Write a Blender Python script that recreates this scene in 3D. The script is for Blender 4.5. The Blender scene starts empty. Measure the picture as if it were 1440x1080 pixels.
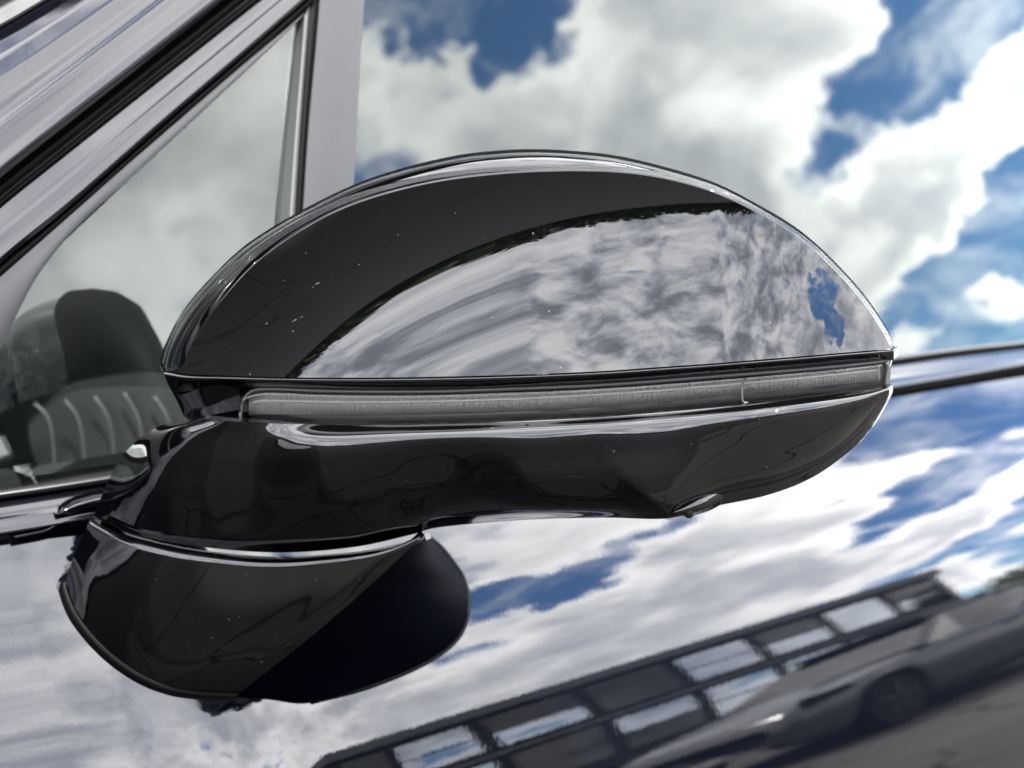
import bpy, bmesh, math, random
import numpy as np
from mathutils import Vector
R = math.radians
rnd = random.Random(7)
S = bpy.context.scene
COL = S.collection

# ------------------------------------------------------------------ camera
C = np.array([-0.36, -0.498, 1.15])          # camera position (car side plane is y = 0, z up)
YAW, PITCH, F = 47.0, -6.2, 2250.0           # F: focal length in pixels of the 1440 px photo
cam = bpy.data.cameras.new('camera'); co = bpy.data.objects.new('camera', cam); COL.objects.link(co)
co.location = C; co.rotation_euler = (R(90 + PITCH), 0, R(-YAW))
cam.sensor_width = 36; cam.lens = 36 * F / 1440
cam.clip_start = 0.01; cam.clip_end = 3000
cam.dof.use_dof = True; cam.dof.focus_distance = 0.48; cam.dof.aperture_fstop = 19
S.camera = co

# ------------------------------------------------------------------ light, sky, exposure
S.view_settings.view_transform = 'Standard'; S.view_settings.look = 'None'
S.view_settings.exposure = 3.6; S.view_settings.gamma = 1
SUN_EL, SUN_AZ = 60.0, 205.0                 # azimuth clockwise from +Y
sd = Vector((math.sin(R(SUN_AZ)) * math.cos(R(SUN_EL)), math.cos(R(SUN_AZ)) * math.cos(R(SUN_EL)), math.sin(R(SUN_EL))))
sl = bpy.data.lights.new('sun', 'SUN'); sl.energy = 2.0; sl.angle = R(0.5); sl.color = (1, .95, .87)
so = bpy.data.objects.new('sun', sl); COL.objects.link(so); so.rotation_euler = sd.to_track_quat('Z', 'Y').to_euler()

class NT:
    def __init__(s, tree): s.t = tree; s.n = tree.nodes; s.l = tree.links
    def new(s, typ, **kw):
        n = s.n.new(typ)
        for k, v in kw.items(): setattr(n, k, v)
        return n
    def put(s, sock, v):
        if isinstance(v, bpy.types.NodeSocket): s.l.new(v, sock)
        elif v is not None: sock.default_value = v
    def math(s, op, a, b=None, c=None, clamp=False):
        n = s.new('ShaderNodeMath', operation=op, use_clamp=clamp)
        s.put(n.inputs[0], a); s.put(n.inputs[1], b); s.put(n.inputs[2], c)
        return n.outputs[0]
    def vmath(s, op, a, b=None, scale=None):
        n = s.new('ShaderNodeVectorMath', operation=op)
        s.put(n.inputs[0], a); s.put(n.inputs[1], b)
        if scale is not None: s.put(n.inputs[3], scale)
        return n.outputs['Value'] if op in ('DOT_PRODUCT', 'LENGTH') else n.outputs[0]
    def ramp(s, v, a, b, lo=0.0, hi=1.0, smooth=True):
        n = s.new('ShaderNodeMapRange', interpolation_type='SMOOTHSTEP' if smooth else 'LINEAR', clamp=True)
        s.put(n.inputs[0], v); s.put(n.inputs[1], a); s.put(n.inputs[2], b); s.put(n.inputs[3], lo); s.put(n.inputs[4], hi)
        return n.outputs[0]
    def noise(s, vec, scale, detail=8, rough=.55, dist=0.0, lac=2.0):
        n = s.new('ShaderNodeTexNoise')
        s.put(n.inputs['Vector'], vec); s.put(n.inputs['Scale'], scale); s.put(n.inputs['Detail'], detail)
        s.put(n.inputs['Roughness'], rough); s.put(n.inputs['Distortion'], dist); s.put(n.inputs['Lacunarity'], lac)
        return n.outputs[0]
    def mix(s, f, a, b, blend='MIX'):
        n = s.new('ShaderNodeMix', data_type='RGBA', blend_type=blend)
        s.put(n.inputs['Factor'], f); s.put(n.inputs['A'] if 0 else n.inputs[6], a); s.put(n.inputs[7], b)
        return n.outputs[2]

world = bpy.data.worlds.new('World'); S.world = world; world.use_nodes = True
w = NT(world.node_tree); w.n.clear()
sky = w.new('ShaderNodeTexSky', sky_type='NISHITA', sun_disc=False, sun_elevation=R(SUN_EL), sun_rotation=R(SUN_AZ),
            altitude=200, air_density=0.9, dust_density=0.25, ozone_density=3.0)
tc = w.new('ShaderNodeTexCoord'); d = tc.outputs['Generated']
sep = w.new('ShaderNodeSeparateXYZ'); w.put(sep.inputs[0], d)
# cloud layer: direction projected onto a curved layer overhead
den = w.math('ADD', w.math('MAXIMUM', sep.outputs[2], 0.0), 0.45)
cx = w.math('DIVIDE', sep.outputs[0], den); cy = w.math('DIVIDE', sep.outputs[1], den)
cmb = w.new('ShaderNodeCombineXYZ'); w.put(cmb.inputs[0], cx); w.put(cmb.inputs[1], cy); w.put(cmb.inputs[2], 3.7)
P = cmb.outputs[0]
big = w.noise(P, 1.7, 3, .5)
fine = w.noise(P, 6.5, 12, .55, .2)
cov = w.math('ADD', w.math('MULTIPLY', w.math('SUBTRACT', big, .5), .5), w.math('MULTIPLY', w.math('SUBTRACT', fine, .5), 1.5))
wn = w.new('ShaderNodeTexNoise'); w.put(wn.inputs['Vector'], d); wn.inputs['Scale'].default_value = 11; wn.inputs['Detail'].default_value = 8; wn.inputs['Roughness'].default_value = .57
dw_ = w.vmath('NORMALIZE', w.vmath('ADD', d, w.vmath('SCALE', w.vmath('SUBTRACT', wn.outputs['Color'], (.5, .5, .5)), None, .16)))
# breaks in the cloud cover (direction, radius in degrees, depth); negative depth = thicker cloud
GAPS = [
    (.6971, -.578, .4242, 1.7, .30), (.7206, -.5564, .4136, 2.0, .34), (.7484, -.5117, .4219, 1.8, .32), (.674, -.598, .434, 1.5, .22), (.7787, -.4507, .4364, 1.2, .16),
    (.8772, -.3741, .301, 1.7, .34), (.8628, -.4216, .279, 1.5, .32), (.8453, -.4693, .2555, 1.5, .30), (.8493, -.4222, .317, .9, .22),
    (.8775, -.4488, .1693, 1.1, .32), (.8949, -.414, .1669, 1.4, .34), (.8688, -.4688, .1597, .9, .28), (.9038, -.3933, .175, 1.2, .26),
    (.8749, -.2773, .397, 2.8, .42), (.9023, -.2387, .3591, 3.0, .42), (.8894, -.3398, .3059, 1.7, .36), (.8822, -.4589, .1054, 1.3, .22),
    (-.225, -.885, .405, 4.6, .52), (-.3112, -.8834, .3505, 4.2, .46), (-.17, -.872, .4586, 3.0, .44), (-.4448, -.7724, .4534, 1.6, .24), (-.7539, -.372, .5415, 1.0, .22),
    (.8075, -.4996, .3137, 4.5, -.14), (.8998, -.3834, .2182, 2.0, -.14), (.72, -.66, .25, 6.0, -.14), (.62, -.74, .25, 6.0, -.12), (.8265, -.40, .38, 2.6, -.12), (.0, -.72, .70, 20., -.18), (.30, -.80, .52, 9., -.14), (.88, -.12, .44, 4.5, .42), (.873, -.242, .424, 3.0, .40), (.89, .0, .45, 5.0, .42), (.925, .13, .36, 5.5, .45), (.893, .33, .31, 6.0, .42),
]
#GAPS_END
for (gx, gy, gz, rad, amt) in GAPS:
    dp = w.vmath('DOT_PRODUCT', dw_, (gx, gy, gz))
    m = w.ramp(dp, math.cos(R(rad * 1.7)), math.cos(R(rad * .2)))
    cov = w.math('SUBTRACT', cov, w.math('MULTIPLY', m, amt))
# the deck is closed towards the front of the car, broken towards the rear
front = w.ramp(w.vmath('DOT_PRODUCT', d, (-.93, -.37, 0)), .1, .75)
cov = w.math('ADD', cov, w.math('MULTIPLY', front, .20))
cov = w.math('ADD', cov, .150)
mask = w.ramp(cov, -.10, .14)
shade = w.noise(d, 8.5, 12, .62, .3)
thick = w.ramp(cov, .06, .48)
soft = w.math('MULTIPLY', w.ramp(shade, .32, .60, .76, 1.08), w.math('SUBTRACT', 1.12, w.math('MULTIPLY', thick, .42)))
deck = w.math('MULTIPLY', w.ramp(shade, .34, .68, .36, 1.22), .80)                    # heavier, more broken light in the closed deck
fm = w.new('ShaderNodeMix', data_type='FLOAT'); w.put(fm.inputs[0], front); w.put(fm.inputs[2], soft); w.put(fm.inputs[3], deck); lum = fm.outputs[0]
cl = w.mix(w.ramp(lum, .35, 1.0), (.86, .90, 1.0, 1), (1.0, .985, .96, 1))
clc = w.vmath('SCALE', cl, None, w.math('MULTIPLY', lum, 9.0))
skc = w.mix(1.0, sky.outputs[0], (.46, .60, .70, 1), 'MULTIPLY')
wisp = w.math('MULTIPLY', w.ramp(w.noise(P, 11, 10, .65, .6), .40, .75), .45)
out = w.mix(w.math('MAXIMUM', mask, wisp), skc, clc)
bg = w.new('ShaderNodeBackground'); w.put(bg.inputs[0], out); bg.inputs[1].default_value = 0.1
wo = w.new('ShaderNodeOutputWorld'); w.l.new(bg.outputs[0], wo.inputs[0])
world.cycles.sampling_method = 'MANUAL'; world.cycles.sample_map_resolution = 1024

S.cycles.max_bounces = 10; S.cycles.glossy_bounces = 6; S.cycles.transparent_max_bounces = 16
S.cycles.caustics_reflective = False; S.cycles.caustics_refractive = False

# ------------------------------------------------------------------ materials
def material(name):
    m = bpy.data.materials.new(name); m.use_nodes = True
    t = NT(m.node_tree); b = t.n['Principled BSDF']
    return m, t, b
def simple(name, col, rough, ior=1.5, metal=0.0, bump=None, noise_rough=None):
    m, t, b = material(name)
    b.inputs['Base Color'].default_value = (*col, 1); b.inputs['Roughness'].default_value = rough
    b.inputs['IOR'].default_value = ior; b.inputs['Metallic'].default_value = metal
    co = t.new('ShaderNodeTexCoord')
    if noise_rough:
        n = t.noise(co.outputs['Object'], noise_rough[0], 6, .6)
        t.put(b.inputs['Roughness'], t.ramp(n, .35, .7, rough, rough + noise_rough[1]))
    if bump:
        n = t.noise(co.outputs['Object'], bump[0], 6, .6)
        bp = t.new('ShaderNodeBump'); bp.inputs['Strength'].default_value = bump[1]; bp.inputs['Distance'].default_value = bump[2]
        t.put(bp.inputs['Height'], n); t.l.new(bp.outputs[0], b.inputs['Normal'])
    return m
M = {}
def gloss_black(name, dust=1.0):
    """piano black lacquer with settled dust and a few dried specks"""
    m, t, b = material(name)
    co = t.new('ShaderNodeTexCoord').outputs['Object']
    v = t.new('ShaderNodeTexVoronoi', feature='F1'); t.put(v.inputs['Vector'], co); v.inputs['Scale'].default_value = 420
    sc_ = t.new('ShaderNodeSeparateColor'); t.l.new(v.outputs['Color'], sc_.inputs[0])
    size = t.math('MULTIPLY', t.math('POWER', sc_.outputs[0], 5), .20)
    spec = t.ramp(t.math('SUBTRACT', size, v.outputs['Distance']), 0, .03)
    patch = t.ramp(t.noise(co, 28, 3, .5), .42, .62)
    pick = t.math('GREATER_THAN', sc_.outputs[1], .42)
    spec = t.math('MULTIPLY', t.math('MULTIPLY', spec, pick), t.math('MULTIPLY', patch, dust), clamp=True)
    film = t.math('MULTIPLY', t.noise(co, 900, 2, .6), .0009)
    base = t.mix(spec, (.0006, .0006, .0008, 1), (.035, .034, .032, 1))
    b.inputs['IOR'].default_value = 1.6
    t.put(b.inputs['Base Color'], base)
    t.put(b.inputs['Roughness'], t.math('ADD', t.math('MULTIPLY', spec, .5), .004))
    return m
M['gloss'] = gloss_black('piano_black_lacquer', 1.0)
M['gloss_low'] = gloss_black('black_lacquer', .35)
M['paint'] = None
def paint(name, base, rough=.03, orange=.00003):
    m, t, b = material(name)
    co = t.new('ShaderNodeTexCoord').outputs['Object']
    fl = t.noise(co, 2500, 2, .7)
    col = t.mix(t.ramp(fl, .5, .75), base, tuple(x * 5 for x in base[:3]) + (1,))
    t.put(b.inputs['Base Color'], col)
    b.inputs['IOR'].default_value = 1.6; b.inputs['Roughness'].default_value = rough
    n = t.noise(co, 420, 2, .5)
    bp = t.new('ShaderNodeBump'); bp.inputs['Strength'].default_value = 1; bp.inputs['Distance'].default_value = orange
    t.put(bp.inputs['Height'], n); t.l.new(bp.outputs[0], b.inputs['Normal'])
    return m
M['paint'] = paint('midnight_blue_paint', (.0006, .0008, .0017, 1), .02, .000005)
M['paint_trim'] = paint('dark_pillar_paint', (.0008, .0008, .0016, 1), .10, .00001)
M['satin'] = simple('satin_black_trim', (.0012, .0011, .0018), .34, 1.52, noise_rough=(60, .08))
M['rubber'] = simple('black_rubber', (.0005, .0005, .0007), .5, 1.4)
M['dark_reflection'] = F_ = simple('matt_navy_reflection', (.0003, .0005, .0018), .5, 1.12, bump=(1500, .3, .0001))  # dark, low-gloss colour standing in for a dark reflection beside the foot
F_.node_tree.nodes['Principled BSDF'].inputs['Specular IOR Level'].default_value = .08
M['rubber'].node_tree.nodes['Principled BSDF'].inputs['Specular IOR Level'].default_value = .08
M['lip'] = simple('dull_rubber_lip', (.002, .002, .0022), .5, 1.3)
M['chrome'] = simple('bright_metal', (.12, .12, .12), .08, 1.5, 1.0)
M['leather'] = simple('dark_leather', (.007, .008, .0085), .45, 1.45, bump=(500, .4, .0006))
M['piping'] = simple('grey_piping', (.022, .024, .025), .5)
M['lining'] = simple('cabin_trim', (.003, .0034, .0034), .8)
M['lamp_back'] = simple('lamp_reflector', (.10, .10, .098), .55, 1.3)
M['guide_line'] = simple('highlight_line', (.16, .16, .155), .3, 1.45)  # pale colour for the highlight along the light guide
M['lens_dark'] = simple('lens_black_edge', (.004, .004, .004), .4, 1.25)

def glass(name, tint, ior, rough=0.0, gl=(1, 1, 1)):
    """car glazing: the front face reflects by Fresnel and passes tinted light, the back face only passes it"""
    m, t, b = material(name); t.n.remove(b)
    o = t.n['Material Output']
    tr = t.new('ShaderNodeBsdfTransparent'); tr.inputs[0].default_value = (*tint, 1)
    tr2 = t.new('ShaderNodeBsdfTransparent'); tr2.inputs[0].default_value = (1, 1, 1, 1)
    g = t.new('ShaderNodeBsdfGlossy'); g.inputs['Roughness'].default_value = rough; g.inputs['Color'].default_value = (*gl, 1)
    fr = t.new('ShaderNodeFresnel'); fr.inputs[0].default_value = ior
    mx = t.new('ShaderNodeMixShader'); t.l.new(fr.outputs[0], mx.inputs[0]); t.l.new(tr.outputs[0], mx.inputs[1]); t.l.new(g.outputs[0], mx.inputs[2])
    ge = t.new('ShaderNodeNewGeometry')
    m2 = t.new('ShaderNodeMixShader'); t.l.new(ge.outputs['Backfacing'], m2.inputs[0]); t.l.new(mx.outputs[0], m2.inputs[1]); t.l.new(tr2.outputs[0], m2.inputs[2])
    t.l.new(m2.outputs[0], o.inputs[0])
    return m
M['glass'] = glass('tinted_side_glass', (.5, .56, .54), 1.55, 0, (.93, 1, .98))
M['lens'] = glass('clear_lens', (.95, .95, .95), 1.5)

def asphalt():
    m, t, b = material('worn_asphalt')
    co = t.new('ShaderNodeTexCoord').outputs['Object']
    n1 = t.noise(co, .35, 6, .6); n2 = t.noise(co, 60, 4, .7)
    c = t.mix(n1, (.0065, .0064, .0063, 1), (.0115, .0110, .0106, 1))
    c = t.mix(t.ramp(n2, .4, .75), c, (.019, .018, .017, 1))
    warp = t.vmath('ADD', co, t.vmath('SCALE', t.new('ShaderNodeTexNoise').outputs['Color'], None, 0.0))
    nz = t.new('ShaderNodeTexNoise'); t.put(nz.inputs['Vector'], co); nz.inputs['Scale'].default_value = .9; nz.inputs['Detail'].default_value = 4
    wv = t.vmath('ADD', co, t.vmath('SCALE', nz.outputs['Color'], None, .7))
    v = t.new('ShaderNodeTexVoronoi', feature='DISTANCE_TO_EDGE'); t.put(v.inputs['Vector'], wv); v.inputs['Scale'].default_value = .75
    seal = t.ramp(v.outputs['Distance'], .007, .016, 1, 0)                       # crack sealing bands of fresh tar
    c = t.mix(seal, c, (.0025, .0025, .003, 1))
    t.put(b.inputs['Base Color'], c)
    sp = t.new('ShaderNodeSeparateXYZ'); t.put(sp.inputs[0], co)                   # lighter by place: brighter ground for the reflections put into the colour
    bright_area = t.math('MULTIPLY', t.ramp(sp.outputs[1], -.35, -.5), t.ramp(sp.outputs[0], -1.7, -1.3))
    pale = t.ramp(sp.outputs[1], -2.2, -3.4)
    bright_ground = t.mix(pale, t.mix(n2, (.028, .0265, .0242, 1), (.046, .0435, .0395, 1)), t.mix(n2, (.046, .043, .039, 1), (.068, .063, .057, 1)))
    bright_ground = t.mix(t.math('MULTIPLY', seal, .85), bright_ground, (.003, .003, .0034, 1))
    c = t.mix(bright_area, c, bright_ground)
    t.put(b.inputs['Base Color'], c)
    b.inputs['Roughness'].default_value = .9; b.inputs['IOR'].default_value = 1.25
    return m
M['asphalt'] = asphalt()

for k_ in ('gloss', 'gloss_low', 'paint', 'paint_trim', 'satin'):
    M[k_].node_tree.nodes['Principled BSDF'].inputs['Specular Tint'].default_value = (.94, .95, 1.0, 1)
M['paint_trim'].node_tree.nodes['Principled BSDF'].inputs['IOR'].default_value = 1.52

# ------------------------------------------------------------------ geometry helpers
yaw, pit = R(YAW), R(PITCH)
FWD = np.array([math.sin(yaw) * math.cos(pit), math.cos(yaw) * math.cos(pit), math.sin(pit)])
RIGHT = np.array([math.cos(yaw), -math.sin(yaw), 0.0])
UP = np.cross(RIGHT, FWD)
def ray(x, y): return FWD + RIGHT * ((x - 720) / F) + UP * ((540 - y) / F)
def on_plane(x, y, p0, n):
    dr = ray(x, y); return C + dr * (np.dot(n, p0 - C) / np.dot(n, dr))

def cr(Pn, n):
    """Catmull-Rom resample of a polyline of k points to n points"""
    Pn = np.asarray(Pn, float); k = len(Pn)
    ext = np.vstack([2 * Pn[0] - Pn[1], Pn, 2 * Pn[-1] - Pn[-2]])
    out = []
    for s in np.linspace(0, k - 1, n):
        i = min(int(s), k - 2); f = s - i
        a, b, c, d_ = ext[i], ext[i + 1], ext[i + 2], ext[i + 3]
        out.append(.5 * (2 * b + (c - a) * f + (2 * a - 5 * b + 4 * c - d_) * f * f + (3 * b - a - 3 * c + d_) * f ** 3))
    return np.array(out)
def cr_at(ts, vs, t):
    """monotone-ish scalar curve through (ts, vs)"""
    return float(np.interp(t, ts, vs))
def arc_resample(Pn, n):
    D = cr(Pn, 40 * len(Pn)); s = np.r_[0, np.cumsum(np.linalg.norm(np.diff(D[:, :2], axis=0), axis=1))]
    q = np.linspace(0, s[-1], n)
    return np.column_stack([np.interp(q, s, D[:, j]) for j in range(D.shape[1])])

def link(name, me, mat, parent=None, label=None):
    o = bpy.data.objects.new(name, me); COL.objects.link(o)
    if mat and not me.materials: me.materials.append(mat)
    if parent is not None: o.parent = parent
    if label: o['label'] = label
    return o
def mesh_from(name, V, Fc, smooth=None):
    me = bpy.data.meshes.new(name); me.from_pydata([tuple(map(float, v)) for v in V], [], Fc); me.update()
    if smooth is not None:
        me.polygons.foreach_set('use_smooth', [bool(x) for x in smooth] if not isinstance(smooth, bool) else [smooth] * len(me.polygons))
    return me
def grid_normals(G):
    du = np.gradient(G, axis=1); dv = np.gradient(G, axis=0)
    n = np.cross(du, dv); n /= np.maximum(np.linalg.norm(n, axis=2, keepdims=True), 1e-12)
    return n
def solid_grid(name, G, mat, parent=None, thick=.003, back=None, label=None, face=None):
    """a grid of points (rows x cols x 3) as a smooth sheet with real thickness behind it"""
    G = np.asarray(G, float); r, c, _ = G.shape
    N = grid_normals(G)
    ref = (C if face is None else face) - G.reshape(-1, 3).mean(0)
    if np.dot(N.reshape(-1, 3).mean(0), ref) < 0:
        G = G[:, ::-1]; N = grid_normals(G)
    Bk = G - N * thick if back is None else G + np.asarray(back)
    V = list(G.reshape(-1, 3)) + list(Bk.reshape(-1, 3)); Fc = []; sm = []
    idx = lambda i, j: i * c + j
    for i in range(r - 1):
        for j in range(c - 1):
            a, b, d2, e = idx(i, j), idx(i, j + 1), idx(i + 1, j + 1), idx(i + 1, j)
            Fc.append((a, b, d2, e)); sm.append(True)
            o_ = r * c; Fc.append((o_ + a, o_ + e, o_ + d2, o_ + b)); sm.append(True)
    ring = [(0, j) for j in range(c)] + [(i, c - 1) for i in range(1, r)] + [(r - 1, j) for j in range(c - 2, -1, -1)] + [(i, 0) for i in range(r - 2, 0, -1)]
    base = len(V)
    for (i, j) in ring: V.append(G[i, j]); V.append(Bk[i, j])
    k = len(ring)
    for q in range(k):
        a = base + 2 * q; b = base + 2 * ((q + 1) % k); Fc.append((b, a, a + 1, b + 1)); sm.append(True)
    me = mesh_from(name, V, Fc, sm)
    bm = bmesh.new(); bm.from_mesh(me); bmesh.ops.dissolve_degenerate(bm, dist=1e-7, edges=bm.edges); bm.to_mesh(me); bm.free()
    return link(name, me, mat, parent, label)
def tube(name, pts, rad, mat, parent=None, seg=10, closed=False, label=None):
    pts = [np.asarray(p, float) for p in pts]; n = len(pts); V = []; Fc = []
    rads = rad if hasattr(rad, '__len__') else [rad] * n
    prev = None
    for i in range(n):
        t = pts[(i + 1) % n] - pts[i - 1] if closed else pts[min(i + 1, n - 1)] - pts[max(i - 1, 0)]
        t = t / max(np.linalg.norm(t), 1e-12)
        a = np.cross(t, [0, 0, 1.0]) if prev is None else prev - t * np.dot(prev, t)
        if np.linalg.norm(a) < 1e-6: a = np.cross(t, [1.0, 0, 0])
        a /= np.linalg.norm(a); prev = a; b = np.cross(t, a)
        for k in range(seg):
            q = 2 * math.pi * k / seg; V.append(pts[i] + (a * math.cos(q) + b * math.sin(q)) * rads[i])
    for i in range(n if closed else n - 1):
        i2 = (i + 1) % n
        for k in range(seg): Fc.append((i * seg + k, i * seg + (k + 1) % seg, i2 * seg + (k + 1) % seg, i2 * seg + k))
    if not closed:
        Fc.append(tuple(range(seg))[::-1]); Fc.append(tuple((n - 1) * seg + k for k in range(seg)))
    return link(name, mesh_from(name, V, Fc, True), mat, parent, label)
def box_bm(bm, x0, x1, y0, y1, z0, z1, bev=0.0):
    r_ = bmesh.ops.create_cube(bm, size=1)
    for v in r_['verts']:
        v.co = Vector(((x0 + x1) / 2 + v.co.x * (x1 - x0), (y0 + y1) / 2 + v.co.y * (y1 - y0), (z0 + z1) / 2 + v.co.z * (z1 - z0)))
    if bev:
        es = {e for v in r_['verts'] for e in v.link_edges}
        bmesh.ops.bevel(bm, geom=list(es), offset=bev, segments=2, affect='EDGES')
def box(name, x0, x1, y0, y1, z0, z1, mat, parent=None, bev=0.0, label=None):
    bm = bmesh.new(); box_bm(bm, x0, x1, y0, y1, z0, z1, bev)
    me = bpy.data.meshes.new(name); bm.to_mesh(me); bm.free()
    return link(name, me, mat, parent, label)
def thing(name, label, cat, loc=(0, 0, 0), group=None):
    o = bpy.data.objects.new(name, None); COL.objects.link(o); o.empty_display_size = .2
    o.location = loc; o['label'] = label; o['category'] = cat
    if group: o['group'] = group
    return o

# ------------------------------------------------------------------ car side surfaces
ZB = 1.039                                      # height of the gap line under the belt moulding
AL_D = [-.05, 0, .02, .04, .06, .09, .12, .15, .18, .22, .28, .36, .5, .62, .70, .80, .90]
AL_A = [39, 37, 34.8, 31.8, 28.0, 21.0, 15.6, 12.3, 9.9, 6.6, 2.0, -2.5, -6, -7, 2, -18, -30]
_dd = np.linspace(-.05, .9, 2000)
_al = np.interp(_dd, AL_D, AL_A)
_k = np.hanning(121); _k /= _k.sum(); _al = np.convolve(np.pad(_al, 60, mode='edge'), _k, 'valid')
_Y = -np.cumsum(np.tan(np.radians(_al))) * (_dd[1] - _dd[0]); _Y -= np.interp(0, _dd, _Y)
_xx = np.linspace(-3, 3, 6001)
_sc = np.cumsum(.33 * np.exp(-((_xx + .074) / .066) ** 2)[::-1])[::-1] * .001      # shallow scallop in the door ahead of the mirror
def door_y(x, drop): return np.interp(drop, _dd, _Y) + .012 * (x - .2) ** 2 + np.interp(x, _xx, _sc) - .06 * (np.clip(x, -1, 2) - .30) * np.clip(drop, 0, .5)
def on_door(x, y, off=0.0):
    dr = ray(x, y); lo, hi = .2, 3.0
    for _ in range(60):
        m_ = (lo + hi) / 2; p = C + dr * m_
        if p[1] < door_y(p[0], ZB - p[2]) - off: lo = m_
        else: hi = m_
    return C + dr * lo
GN = np.array([0, -math.cos(R(11.5)), math.sin(R(11.5))]); GP = np.array([0, .006, ZB + .018])
def on_glass(x, y, off=0.0): return on_plane(x, y, GP + GN * off, GN)
def on_belt(x, y, off=0.0):
    """the belt line follows the scallop of the door"""
    p = on_glass(x, y, off)
    for _ in range(6): p = on_glass(x, y, off - .93 * float(np.interp(p[0], _xx, _sc)))
    return p

car = thing('car', 'midnight blue car with a gloss black wing mirror on its door', 'car', (0.2, .8, 0))
def P_(o): o.parent = car; o.matrix_parent_inverse = car.matrix_world.inverted(); return o
car_inv = None
import mathutils
def child(o, par):
    """keep world placement under a parent"""
    o.parent = par
    return o
# all car parts are modelled in world coordinates: the Empty sits at the origin of its own parts
car.location = (0, 0, 0)

# door skin
xs = np.linspace(-.80, 1.9, 150); ds = np.r_[np.linspace(0, .26, 60), np.linspace(.27, .88, 50)]
G = np.array([[(x, door_y(x, q), ZB - q) for x in xs] for q in ds])
door = solid_grid('door', G, M['paint'], car, .02, face=np.array([.4, -5, 1.0]))

def strip(name, A, B, mat, parent, off=0.0, bulge=.0, depth=.006, n=60, m=14, plane=on_glass, skew=1.0, prof=None, label=None, ext=(0, 0)):
    """a length of trim between two pixel lines, laid on the car side with a rounded section and real depth"""
    def longer(L):
        """carry the trim on in a straight line past the edge of the picture"""
        L = [np.array(q, float) for q in L]
        if ext[0]: t = (L[0] - L[1]) / np.linalg.norm(L[0] - L[1]); L = [L[0] + t * ext[0]] + L
        if ext[1]: t = (L[-1] - L[-2]) / np.linalg.norm(L[-1] - L[-2]); L = L + [L[-1] + t * ext[1]]
        return L
    a, b = arc_resample(A, n), arc_resample(B, n); rows = []
    if any(ext):
        k0, k1 = (8 if ext[0] else 0), (8 if ext[1] else 0)
        def grow(L, P):
            E = longer(L); out = [P]
            if k0: out.insert(0, np.array([E[0] + (P[0] - E[0]) * q for q in np.linspace(0, 1, k0, endpoint=False)]))
            if k1: out.append(np.array([P[-1] + (E[-1] - P[-1]) * q for q in np.linspace(0, 1, k1 + 1)[1:]]))
            return np.vstack(out)
        a, b = grow(A, a), grow(B, b); n = len(a)
    for j in range(m + 1):
        t = j / m
        if prof is not None: h = np.interp(t, prof[0], prof[1])
        else:
            tt = t ** skew; h = bulge * (1 - (2 * tt - 1) ** 2)
        rows.append([plane(*(a[i] * (1 - t) + b[i] * t), off + h) for i in range(n)])
    return solid_grid(name, np.array(rows), mat, parent, back=(0, depth, 0), label=label)

# belt: glass bottom edge, moulding, gap
belt_hi = [(-60, 699), (0, 690), (140, 670), (700, 585), (1258, 500), (1440, 479), (1520, 469)]
belt_lo = [(-60, 767), (0, 757), (135, 735), (700, 642), (1250, 551), (1440, 517), (1520, 503)]
mid = lambda A, B, f: [(a[0] * (1 - f) + b[0] * f, a[1] * (1 - f) + b[1] * f) for a, b in zip(A, B)]
strip('belt_lip', belt_hi, mid(belt_hi, belt_lo, .17), M['satin'], door, .000, .0015, .02, plane=on_belt, ext=(420, 480))
strip('belt_moulding', mid(belt_hi, belt_lo, .20), mid(belt_hi, belt_lo, .92), M['paint_trim'], door, .001, 0, .02, m=30, prof=([0, .08, .2, .4, .44, .6, .8, .95, 1], [-.004, .0, .0022, .0042, .0040, .0058, .0072, .0078, .0074]), plane=on_belt, ext=(420, 480))
tube('belt_seal', [on_door(x, y, -.001) for x, y in [(-430, 814), (-300, 796), (-180, 780)] + list(arc_resample(mid(belt_hi, belt_lo, .98), 60)) + [(1700, 476), (1950, 437)]], .0022, M['rubber'], door)

# glazing
q_out = [(-40, 470), (0, 434), (110, 345), (250, 212), (430, 40)]
QN = np.array([-math.cos(R(11.5)) * math.sin(R(6)), -math.cos(R(11.5)) * math.cos(R(6)), math.sin(R(11.5))])
bl_y = lambda x: float(np.interp(x, [-300] + [q[0] for q in belt_hi] + [2000], [738] + [q[1] for q in belt_hi] + [409])) + 5
yt_ = lambda x: max(-20.0, 425 - .95 * x)
GQ = np.array([[on_plane(x, yt_(x) + (bl_y(x) - yt_(x)) * v, GP + np.array([.10, 0, 0]), QN) for x in np.linspace(-230, 428, 40)] for v in np.linspace(0, 1, 30)])
solid_grid('quarter_glass', GQ, M['glass'], door, .004)
WN = np.array([0, -math.cos(R(13)), math.sin(R(13))])
GW = np.array([[on_plane(x, -480 + (bl_y(x) + 480) * v, GP, WN) for x in np.linspace(470, 1950, 60)] for v in np.linspace(0, 1, 30)])
solid_grid('door_glass', GW, M['glass'], door, .004)

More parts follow.
